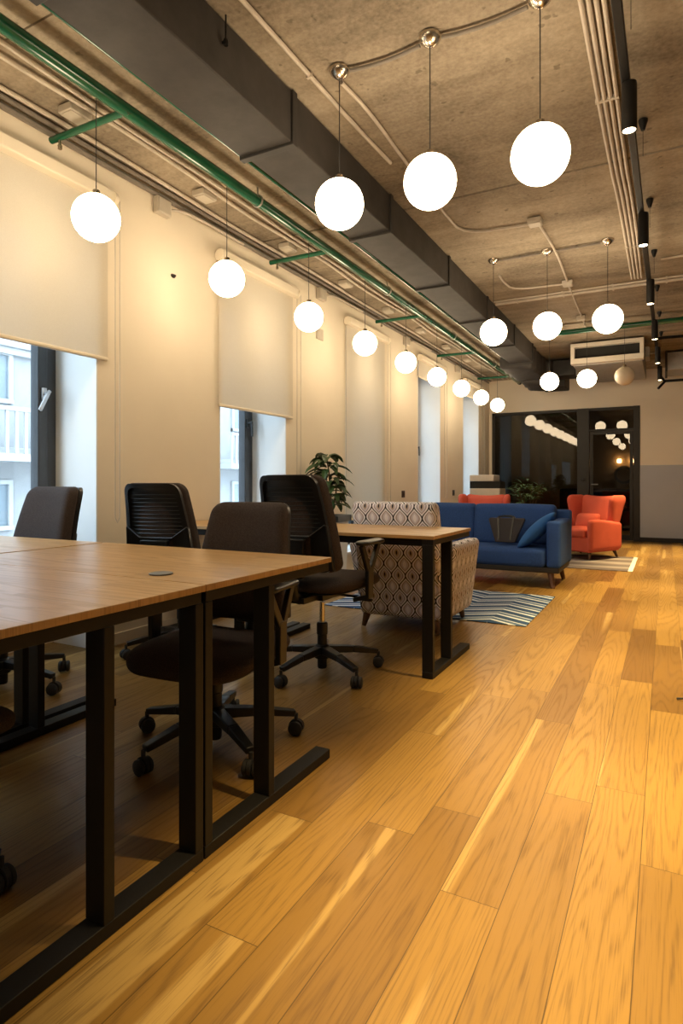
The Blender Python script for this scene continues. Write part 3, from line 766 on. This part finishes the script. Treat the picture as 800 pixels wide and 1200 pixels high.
# ------------------------------------------------------------------ desks
def make_desk(label, x0, x1, y0, y1, over, grom=None, group='oak desks on black steel frames', name='office_desk'):
    """over = +1: the top overhangs towards +y, -1 towards -y"""
    cx, cy = (x0 + x1) / 2, (y0 + y1) / 2; hx, hy = (x1 - x0) / 2, (y1 - y0) / 2
    t = thing(name, label, 'desk', (cx, cy, 0), 0, group)
    bm = new(); box(bm, -hx, hx, -hy + .002, hy - .002, .722, .74); obj('tabletop', bm, 'desk_wood', t, .0015)
    for sx in (-1, 1):
        xo = sx * (hx - .006); xi = sx * (hx - .066)
        xa, xb = min(xo, xi), max(xo, xi)
        bm = new(); box(bm, xa, xb, -hy + .006, hy - .012, .692, .7215); fr = obj('leg_frame', bm, 'black_metal', t, .002)
        for d in (.004, .30):
            ya = -hy + d if over > 0 else hy - d - .03
            bm = new(); box(bm, xa, xb, ya, ya + .03, .0335, .692); obj('post', bm, 'black_metal', fr, .002)
        bm = new(); box(bm, xa, xb, -hy + .003, hy - .003, .001, .0335); obj('foot', bm, 'black_metal', fr, .002)
    yb = (-hy + .05) if over > 0 else (hy - .09)
    bm = new(); box(bm, -hx + .066, hx - .066, yb, yb + .04, .68, .72); obj('cross_beam', bm, 'black_metal', t, .002)
    if grom:
        bm = new(); lathe(bm, [(0, .740), (.034, .740), (.036, .7435), (.030, .7455), (0, .7455)], 28, (grom[0] - cx, grom[1] - cy, 0)); obj('cable_grommet', bm, 'planter', t)
    return t
make_desk('oak top desk closest to the camera, its edge leaving the picture', -2.27, -1.085, .575, 1.262, -1)
make_desk('oak top desk with round cable grommet, back to back with the nearest desk', -2.27, -1.085, 1.262, 1.955, 1, (-1.33, 1.345))
make_desk('oak top desk beside the first window, next to the desk with the grommet', -3.40, -2.294, 1.262, 1.955, 1)
make_desk('single oak desk standing in front of the patterned armchair', -2.26, -1.052, 2.975, 3.648, 1)
make_desk('oak desk against the window wall behind the mesh back chairs', -3.03, -2.275, 2.975, 3.648, 1)
bm = new(); tube(bm, [(-2.83, 3.55, .745), (-2.76, 3.6, .765), (-2.68, 3.58, .747), (-2.60, 3.62, .77), (-2.52, 3.6, .745), (-2.42, 3.56, .745)], .004, 6)
tag(obj('cable', bm, 'paper'), 'loose white cable on the desk against the window wall', 'cable')

# ------------------------------------------------------------------ task chairs (front = +y)
def make_chair(label, loc, rz, lift, base_rot, arm=0.0):
    t = thing('office_chair', label, 'office chair', loc, rz, 'charcoal task chairs')
    bm = new()
    lathe(bm, [(0, .075), (.040, .075), (.046, .10), (.044, .135), (.030, .150), (0, .150)], 24)
    for k in range(5):
        a = 2 * PI * k / 5; ca, sa = math.cos(a), math.sin(a)
        pts = [(.03, .122, .050, .040), (.17, .112, .042, .032), (.315, .088, .032, .024)]
        for (r0, z0, w0, h0), (r1, z1, w1, h1) in zip(pts, pts[1:]):
            beam(bm, (r0 * ca, r0 * sa, z0), (r1 * ca, r1 * sa, z1), w0, h0, (0, 0, 1), w1, h1)
    base = obj('star_base', bm, 'black_plastic', t, .004); base.rotation_euler = (0, 0, base_rot)
    for k in range(5):
        a = 2 * PI * k / 5; c = Vector((.32 * math.cos(a), .32 * math.sin(a), 0)); aw = a + 1.1 + k * .7
        ax = Vector((math.cos(aw), math.sin(aw), 0))
        bm = new()
        for s in (-1, 1):
            mx = Matrix.Translation(c + ax * (s * .018) + Vector((0, 0, .0295))) @ Vector((0, 0, 1)).rotation_difference(ax).to_matrix().to_4x4()
            lathe(bm, [(0, -.010), (.022, -.010), (.028, -.006), (.0285, .004), (.022, .010), (0, .010)], 20, mx=mx)
        tube(bm, [c + Vector((0, 0, .03)), c + Vector((0, 0, .085))], .008, 8)
        mx = Matrix.Translation(c + Vector((0, 0, .033))) @ Vector((0, 0, 1)).rotation_difference(ax).to_matrix().to_4x4()
        lathe(bm, [(0, -.007), (.030, -.007), (.030, .007), (0, .007)], 20, mx=mx)
        obj('caster', bm, 'caster_grey', base)
    bm = new(); lathe(bm, [(0, .022), (.023, .022), (.026, .03), (.026, .20), (.030, .205), (.030, .262), (.024, .268), (0, .268)], 20); obj('column', bm, 'black_plastic', t)
    bm = new(); lathe(bm, [(0, .24), (.0135, .24), (.0135, .375), (0, .375)], 16); obj('piston', bm, 'chrome', t, label='copper toned gas piston')
    up = []
    # mechanism
    bm = new(); box(bm, -.075, .075, -.12, .11, .31, .355); box(bm, -.05, .05, -.26, -.10, .315, .345)
    tube(bm, [(.06, .03, .325), (.20, .03, .32), (.235, .03, .31)], .007, 8); cushion(bm, (.255, .03, .31), (.03, .012, .007), .006, (1, 1, 1))
    up.append(obj('tilt_mechanism', bm, 'black_plastic', t, .005))
    def seatf(v):
        y = v.y
        z = v.z + (-.020 * max(0, (y - .08) / .18) ** 2 if y > .08 else 0) + .012 * (v.x / .25) ** 2
        w = 1 - .10 * max(0, (-y) / .24) ** 2 - .05 * max(0, y / .24) ** 3
        return (v.x * w, y, z)
    bm = new(); cushion(bm, (0, .02, .397), (.258, .26, .042), (.10, .10, .038), (8, 8, 2), (0, 0, .12), seatf); up.append(obj('seat', bm, 'chair_fabric', t))
    bm = new(); cushion(bm, (0, .01, .358), (.225, .22, .010), (.09, .09, .009), (6, 6, 1), fn=seatf); up.append(obj('seat_shell', bm, 'black_plastic', t))
    # backrest frame of reference: s across, h up (0..1)
    z0, zh = .475, .485; zm = z0 + zh / 2
    def backf(v):
        h = (v.z - z0) / zh
        w = 1.06 - .235 * max(0, h) ** 1.2
        x = v.x * w
        y = v.y - .235 - .085 * h - .055 * (h - .25) ** 2 + .035 * (v.x / .21) ** 2
        return (x, y, v.z)
    bm = new(); cushion(bm, (0, .032, zm), (.208, .044, zh / 2), (.05, .028, .05), (8, 2, 12), (0, .10, 0), backf); up.append(obj('back_pad', bm, 'chair_fabric', t))
    # rear shell: rim, ribbed mesh panel, spine with raised shoulders
    bm = new()
    ow, ih = .197, zh / 2 - .004
    def ringpt(k, n, half, hz, r):
        # rounded rectangle outline
        per = []
        for cxs, czs, a0 in ((1, 1, 0), (-1, 1, PI / 2), (-1, -1, PI), (1, -1, 1.5 * PI)):
            for j in range(6):
                a = a0 + PI / 2 * j / 5
                per.append((cxs * (half - r) + r * math.cos(a), czs * (hz - r) + r * math.sin(a)))
        out = []
        for (a, b), (c, d) in zip(per, per[1:] + per[:1]):
            m = 1 if math.hypot(c - a, d - b) < .05 else 8
            out += [(a + (c - a) * j / m, b + (d - b) * j / m) for j in range(m)]
        return out
    oo = ringpt(0, 0, ow, ih, .05); ii = ringpt(0, 0, ow - .028, ih - .026, .035)
    ys = (-.030, -.006)
    ring = [[bm.verts.new(backf(Vector((x, y, zm + z)))) for (x, z) in o] for o, y in ((oo, ys[1]), (oo, ys[0]), (ii, ys[0]), (ii, ys[1]))]
    nn = len(oo)
    for a in range(4):
        A, B = ring[a], ring[(a + 1) % 4]
        for k in range(nn): bm.faces.new((A[k], A[(k + 1) % nn], B[(k + 1) % nn], B[k]))
    up.append(obj('back_rim', bm, 'black_plastic', t, label='glossy black plastic rim'))
    bm = new(); cushion(bm, (0, -.010, zm + .05), (.185, .005, zh / 2 - .07), (.03, .004, .03), (8, 1, 10), fn=backf)
    for k in range(12):
        z = zm - .06 + k * .0215
        P = [Vector((x, -.017, z)) for x in (-.178, -.09, 0, .09, .178)]
        tube(bm, [backf(p) for p in P], .0025, 5)
    up.append(obj('mesh_panel', bm, 'black_plastic', t))
    bm = new()
    prism(bm, [(-.20, z0 + .012), (-.20, z0 + .235), (-.192, z0 + .245), (-.10, z0 + .185), (.10, z0 + .185), (.192, z0 + .245), (.20, z0 + .235), (.20, z0 + .012)], -.036, -.012, 'y', backf)
    prism(bm, [(-.055, z0 - .03), (-.085, z0 + .168), (.085, z0 + .168), (.055, z0 - .03)], -.060, -.030, 'y', backf)
    up.append(obj('back_support', bm, 'black_plastic', t, .004))
    bm = new(); tube(bm, [(0, -.22, .33), (0, -.275, .36), (0, -.30, .46), (0, -.305, .56)], .028, 10); up.append(obj('back_stem', bm, 'black_plastic', t))
    for s in (-1, 1):
        bm = new()
        x = s * .283
        beam(bm, (s * .20, .0, .357), (x, .0, .38), .055, .022)
        beam(bm, (x, .0, .37), (x, .0, .53), .022, .055, (0, 1, 0), .024, .06)
        beam(bm, (x, .012, .515), (x, .105, .650), .022, .034, (0, 1, 0))
        beam(bm, (x, -.012, .515), (x, -.085, .650), .022, .034, (0, 1, 0))
        ar = obj('armrest', bm, 'black_plastic', t, .004); up.append(ar)
        bm = new(); cushion(bm, (x, .012, .660), (.036, .125, .014), (.03, .04, .012), (3, 6, 1)); obj('arm_pad', bm, 'black_plastic', ar)
    for o in up: o.location.z = lift + (arm if o.name.startswith('armrest') else 0)
    return t
def rd(a): return math.radians(a)
make_chair('charcoal chair with its padded front towards the camera, behind the grommet desk', (-1.545, 1.85, 0), rd(188), -.03, rd(44 - 188))
make_chair('charcoal chair with padded front in front of the first window', (-2.90, 1.86, 0), rd(179), .035, rd(-62 - 179), -.03)
make_chair('mesh back chair seen from behind, against the bare cream wall', (-2.56, 2.76, 0), rd(14), .055, rd(164 - 14), -.02)
make_chair('mesh back chair seen from behind, at the desk before the patterned armchair', (-1.63, 2.83, 0), rd(-1), .095, rd(45), -.045)
make_chair('charcoal chair at the nearest desk, only a caster of it in view', (-1.715, .745, 0), rd(3), 0, rd(32), -.02)

# ------------------------------------------------------------------ soft seating
# patterned armchair (front = +y)
t = thing('patterned_armchair', 'armchair in ogee print fabric with its back to the camera', 'armchair', (-1.615, 3.82, 0))
lean = lambda v: (v.x * (1 - .05 * max(0, (v.z - .1) / .8)), v.y - .17 * max(0, (v.z - .10) / .8) ** 1.1, v.z)
bm = new(); cushion(bm, (0.012, .10, .490), (.312, .075, .40), (.03, .05, .045), (6, 2, 10), fn=lean); obj('backrest', bm, 'ogee', t, uv=True)
for s in (-1, 1):
    bm = new(); cushion(bm, (s * .345, .385, .35), (.055, .285, .26), (.035, .05, .045), (2, 8, 6), fn=lambda v: (v.x * (.80 + .20 * min(1, v.z / .6)), v.y - .10 * max(0, (v.z - .1) / .6) * (1 - v.y / .7), v.z)); obj('armrest', bm, 'ogee', t, uv=True)
bm = new(); cushion(bm, (0, .38, .18), (.28, .29, .09), .02, (4, 4, 2)); obj('seat_base', bm, 'ogee', t, uv=True)
bm = new(); cushion(bm, (0, .40, .35), (.272, .27, .075), (.04, .04, .04), (6, 6, 2), (0, 0, .15)); obj('seat_cushion', bm, 'ogee', t, uv=True)
for sx in (-1, 1):
    for yy, zz, dy in ((.07, .006, -.02), (.60, .014, .02)):
        bm = new(); tube(bm, [(sx * .255, yy, .105), (sx * (.255 + .018), yy + dy, zz)], .030, 12, .015); obj('leg', bm, 'walnut', t)

# blue sofa (built with its front towards -y)
t = thing('blue_sofa', 'long blue fabric sofa facing the camera behind the zigzag rug', 'sofa', (-1.87, 6.06, 0))
bm = new(); cushion(bm, (0, .38, .175), (.97, .345, .028), .012, (4, 4, 1)); obj('frame', bm, 'duct_edge', t)
for s, nm in ((-1, 0), (1, 1)):
    bm = new(); cushion(bm, (s * .425, .34, .285), (.424, .335, .088), (.05, .05, .045), (8, 6, 3), (0, .02, .12)); obj('seat_cushion', bm, 'sofa_blue', t)
    bm = new(); cushion(bm, (s * .425, .585, .575), (.43, .085, .215), (.05, .05, .05), (8, 3, 6), (.0, .22, .03), lambda v: (v.x, v.y + .12 * (v.z - .36), v.z)); obj('back_cushion', bm, 'sofa_blue', t)
    bm = new(); cushion(bm, (s * .922, .37, .425), (.066, .36, .225), (.03, .03, .03), (2, 6, 5)); obj('armrest', bm, 'sofa_blue', t)
bm = new(); cushion(bm, (0, .735, .46), (.985, .065, .275), (.03, .03, .03), (8, 2, 5), fn=lambda v: (v.x, v.y + .10 * (v.z - .2), v.z)); obj('back_frame', bm, 'sofa_blue', t)
for sx in (-1, 1):
    for yy, dy in ((.10, -.05), (.68, .06)):
        bm = new(); tube(bm, [(sx * .88, yy, .155), (sx * .91, yy + dy, .003)], .032, 12, .020); obj('leg', bm, 'walnut', t)
t = thing('throw_pillow', 'bright blue throw pillow leaning on the arm of the blue sofa', 'pillow', (-1.14, 6.30, .54), 0)
bm = new()
MX = Matrix.Rotation(math.radians(-46), 4, 'Y') @ Matrix.Rotation(math.radians(8), 4, 'Z')
cushion(bm, (0, 0, 0), (.25, .16, .042), (.06, .06, .04), (8, 8, 2), (-.0, .0, .7), lambda v: MX @ Vector((v.x * (1 - .10 * (1 - abs(v.y) / .2) * 0), v.y, v.z * (1 - .5 * (abs(v.x) / .235) ** 3))))
obj('cover', bm, 'pillow_blue', t)
t = thing('tote_bag', 'dark grey felt tote bag leaning on the blue sofa back', 'bag', (-1.455, 6.30, .405), 0)
bm = new(); tiltf = lambda v: (v.x, v.y + .28 * v.z, v.z)
prism(bm, [(-.10, .005), (-.185, .235), (-.175, .25), (.175, .25), (.185, .235), (.10, .005)], -.03, .03, 'y', tiltf); obj('body', bm, 'tote', t, .008)
for y in (-.035, .035):
    bm = new()
    for x in (-.085, .07): beam(bm, tiltf(Vector((x * .75, y, .03))), tiltf(Vector((x, y, .25))), .018, .005, (0, 1, 0))
    pts = [(-.085, .25), (-.08, .262), (-.03, .27), (.03, .27), (.065, .262), (.07, .25)]
    for a, b in zip(pts, pts[1:]): beam(bm, tiltf(Vector((a[0], y, a[1]))), tiltf(Vector((b[0], y, b[1]))), .018, .006, (0, 1, 0))
    obj('strap', bm, 'black_plastic', t)

# coral wing chairs (front = +y)
def make_wing_chair(label, loc, rz):
    t = thing('wing_chair', label, 'armchair', loc, rz, 'coral red wing chairs')
    bm = new(); cushion(bm, (0, .02, .205), (.325, .33, .10), (.03, .03, .03), (4, 4, 2)); obj('seat_base', bm, 'red_fabric', t)
    bm = new(); cushion(bm, (0, .07, .355), (.255, .30, .062), (.04, .04, .04), (6, 6, 2), (0, .03, .2)); obj('seat_cushion', bm, 'red_fabric', t)
    bm = new(); bk = lambda v: (v.x * (1 + .10 * max(0, (v.z - .5) / .45)), v.y - .27 * max(0, v.z - .2) , v.z + .03 * (abs(v.x) / .3) ** 2 * (1 if v.z > .7 else 0))
    cushion(bm, (0, -.215, .50), (.27, .070, .335), (.05, .05, .06), (6, 2, 8), (0, .25, 0), bk); obj('backrest', bm, 'red_fabric', t)
    for s in (-1, 1):
        def wf(v, s=s):
            h = max(0, min(1, (v.z - .38) / .48))
            dep = .45 + .75 * h
            y = -.17 + (v.y + .17) * dep - .25 * max(0, v.z - .2) - .01
            x = v.x + s * (.055 * h * h * .6 + .03 * h * max(0, (v.y + .1)) / .2)
            return (x, y, v.z)
        bm = new(); cushion(bm, (s * .292, -.10, .61), (.048, .16, .245), (.04, .09, .10), (2, 6, 8), (.15, 0, 0), wf); obj('wing', bm, 'red_fabric', t)
        bm = new(); cushion(bm, (s * .325, .03, .335), (.044, .335, .205), (.04, .05, .045), (2, 8, 5), fn=lambda v: (v.x, v.y, v.z - (.05 * max(0, (.15 - v.y) / .45) if v.z > .35 else 0))); obj('armrest', bm, 'red_fabric', t)
        for yy, dy, z in ((.27, .03, .016), (-.25, -.05, .016)):
            bm = new(); tube(bm, [(s * .27, yy, .115), (s * .285, yy + dy, z)], .026, 12, .014); obj('leg', bm, 'walnut', t)
    bm = new(); cushion(bm, (0.02, -.06, .49), (.17, .055, .11), (.05, .05, .05), (6, 3, 5), (0, .5, 0), lambda v: (v.x, v.y - .30 * (v.z - .40), v.z)); obj('lumbar_cushion', bm, 'red_fabric', t)
    return t
w1 = make_wing_chair('coral red wing chair in front of the glass door', (-.985, 8.96, 0), math.radians(150))
dup(w1, 'coral red wing chair hidden up to its wings behind the blue sofa', (-2.36, 8.75, 0), math.radians(186))

# rugs
bm = new(); box(bm, -.815, .815, -.64, .64, .0005, .008); o = obj('zigzag_rug', bm, 'rug_zigzag', None, .003); o.location = (-1.685, 5.02, 0)
tag(o, 'blue and white zigzag rug on the floor before the blue sofa', 'rug')
bm = new(); box(bm, -1.14, 1.14, -.75, .75, .0005, .008); o = obj('striped_rug', bm, 'rug_stripe', None, .003); o.location = (-1.475, 8.44, 0)
tag(o, 'grey striped rug with white end band under the coral wing chair', 'rug')

# ------------------------------------------------------------------ plants, printer
def leaf_blade(bm, p, d, length, width, droop, twist=0.0, n=6):
    d = Vector(d).normalized(); up = Vector((0, 0, 1))
    s = d.cross(up)
    if s.length < .05: s = Vector((1, 0, 0))
    s.normalize(); p = Vector(p); L = []
    for k in range(n + 1):
        q = k / n; w = width * math.sin(PI * min(.98, (q * .92 + .06))) ** .8 * .5
        dd = (d - up * droop * q).normalized()
        side = (s + up * twist * .5).normalized()
        nrm = side.cross(dd)
        L.append((bm.verts.new(p - side * w + nrm * w * .35), bm.verts.new(p), bm.verts.new(p + side * w + nrm * w * .35)))
        p = p + dd * (length / n)
    for a, b in zip(L, L[1:]):
        bm.faces.new((a[0], a[1], b[1], b[0])); bm.faces.new((a[1], a[2], b[2], b[1]))

t = thing('potted_plant', 'leafy green plant in a tall grey planter by the window wall', 'potted plant', (-2.735, 4.90, 0))
bm = new()
prism(bm, [(-.13, -.13), (.13, -.13), (.13, .13), (-.13, .13)], 0.001, .70, 'z', lambda v: Vector((v.x * (.8 + .2 * v.z / .7), v.y * (.8 + .2 * v.z / .7), v.z)))
pl = obj('planter', bm, 'white_paint', t, .008)
bm = new()
for a in (0, 1, 2, 3):
    m = Matrix.Rotation(a * PI / 2, 4, 'Z'); box(bm, -.145, .145, .115, .145, .665, .725, m)
obj('rim', bm, 'planter', pl, .004, label='grey planter rim')
bm = new(); box(bm, -.12, .12, -.12, .12, .695, .705); obj('soil', bm, 'soil', pl)
bm = new(); tube(bm, [(0, 0, .70), (.01, -.01, .9), (-.015, .01, 1.08), (-.04, 0, 1.26)], .012, 8, .005); tube(bm, [(0, .02, .7), (.03, .05, .92), (.06, .04, 1.1)], .010, 8, .004); obj('stem', bm, 'stem', t)
bm = new()
for k in range(85):
    q = rnd.random() ** .7; z = .76 + .52 * q; a = rnd.uniform(0, 2 * PI)
    px = -.03 * q + .02 * math.cos(a); rad = 1.0 if q < .8 else .8
    leaf_blade(bm, (px, .02 * math.sin(a), z), (math.cos(a), math.sin(a), rnd.uniform(.1, .7)), rnd.uniform(.16, .25) * rad, rnd.uniform(.055, .085), rnd.uniform(1.0, 2.1), rnd.uniform(-.5, .5))
obj('foliage', bm, 'leaf', t, smooth=True)

t = thing('bushy_plant', 'bushy variegated plant behind the blue sofa, before the dark glass', 'potted plant', (-2.03, 10.35, 0))
bm = new(); lathe(bm, [(0, .001), (.14, .001), (.18, .34), (.185, .36), (.165, .36), (.16, .33), (0, .33)], 28); pt = obj('pot', bm, 'planter', t)
bm = new(); lathe(bm, [(0, .325), (.158, .325), (.158, .335), (0, .335)], 20); obj('soil', bm, 'soil', pt)
bm = new()
for k in range(6):
    a = k * 1.05; tube(bm, [(0.04 * math.cos(a), .04 * math.sin(a), .33), (.10 * math.cos(a), .1 * math.sin(a), .6), (.20 * math.cos(a), .20 * math.sin(a), .90)], .008, 6, .004)
obj('stem', bm, 'stem', t)
bm = new()
for k in range(150):
    a = rnd.uniform(0, 2 * PI); q = rnd.random(); r = .23 * math.sqrt(rnd.random()); z = .50 + .62 * q - r * .5
    leaf_blade(bm, (r * math.cos(a), r * math.sin(a), z), (math.cos(a) + rnd.uniform(-.4, .4), math.sin(a) + rnd.uniform(-.4, .4), rnd.uniform(-.1, .9)), rnd.uniform(.09, .15), rnd.uniform(.035, .06), rnd.uniform(.4, 1.4), rnd.uniform(-.6, .6), 5)
obj('foliage', bm, 'leaf_var', t)

t = thing('cabinet', 'dark low cabinet that carries the beige printer', 'cabinet', (-2.72, 10.45, 0))
bm = new(); box(bm, -.30, .30, -.26, .26, .04, .66); obj('body', bm, 'cabinet', t, .004)
for s in (-1, 1):
    bm = new(); box(bm, min(0, s * .295) + .003, max(0, s * .295) - .003, -.278, -.261, .05, .65); d_ = obj('cabinet_door', bm, 'cabinet', t, .003)
    bm = new(); box(bm, s * .03 - .006, s * .03 + .006, -.295, -.278, .4, .52); obj('handle', bm, 'silver', d_)
bm = new(); box(bm, -.27, .27, -.22, .22, .001, .04); obj('plinth', bm, 'void', t)
t = thing('printer', 'beige office printer with dark middle band by the last window', 'printer', (-2.72, 10.45, .662))
bm = new(); box(bm, -.26, .26, -.21, .21, 0, .27); obj('paper_tray', bm, 'printer_white', t, .012)
bm = new(); box(bm, -.26, .26, -.19, .21, .27, .39); obj('output_slot', bm, 'void', t, .006)
bm = new(); box(bm, -.26, .16, -.21, .21, .39, .50); obj('scanner_lid', bm, 'printer_white', t, .012)
bm = new(); box(bm, -.06, .06, -.216, -.209, .06, .10); obj('tray_grip', bm, 'planter', t, .003)
bm = new(); tube(bm, [(.045, 3.24, .006), (.07, 3.235, .012), (.10, 3.232, .005), (.16, 3.24, .005)], .005, 8)
tag(obj('cable_end', bm, 'sock'), 'black cable end lying on the floorboards at the picture edge', 'cable')

# ------------------------------------------------------------------ light
w = D.worlds.new('sky'); SC.world = w; w.use_nodes = True
nt = w.node_tree; bg = nt.nodes['Background']; bg.inputs[0].default_value = (.66, .84, 1.0, 1); bg.inputs[1].default_value = 8.5
SC.view_settings.view_transform = 'Standard'; SC.view_settings.look = 'None'; SC.view_settings.exposure = 0; SC.view_settings.gamma = 1
SC.view_settings.use_curve_mapping = False
SC.cycles.max_bounces = 9; SC.cycles.diffuse_bounces = 5; SC.cycles.glossy_bounces = 4; SC.cycles.transparent_max_bounces = 12
SC.cycles.sample_clamp_indirect = 6; SC.cycles.caustics_reflective = False; SC.cycles.caustics_refractive = False
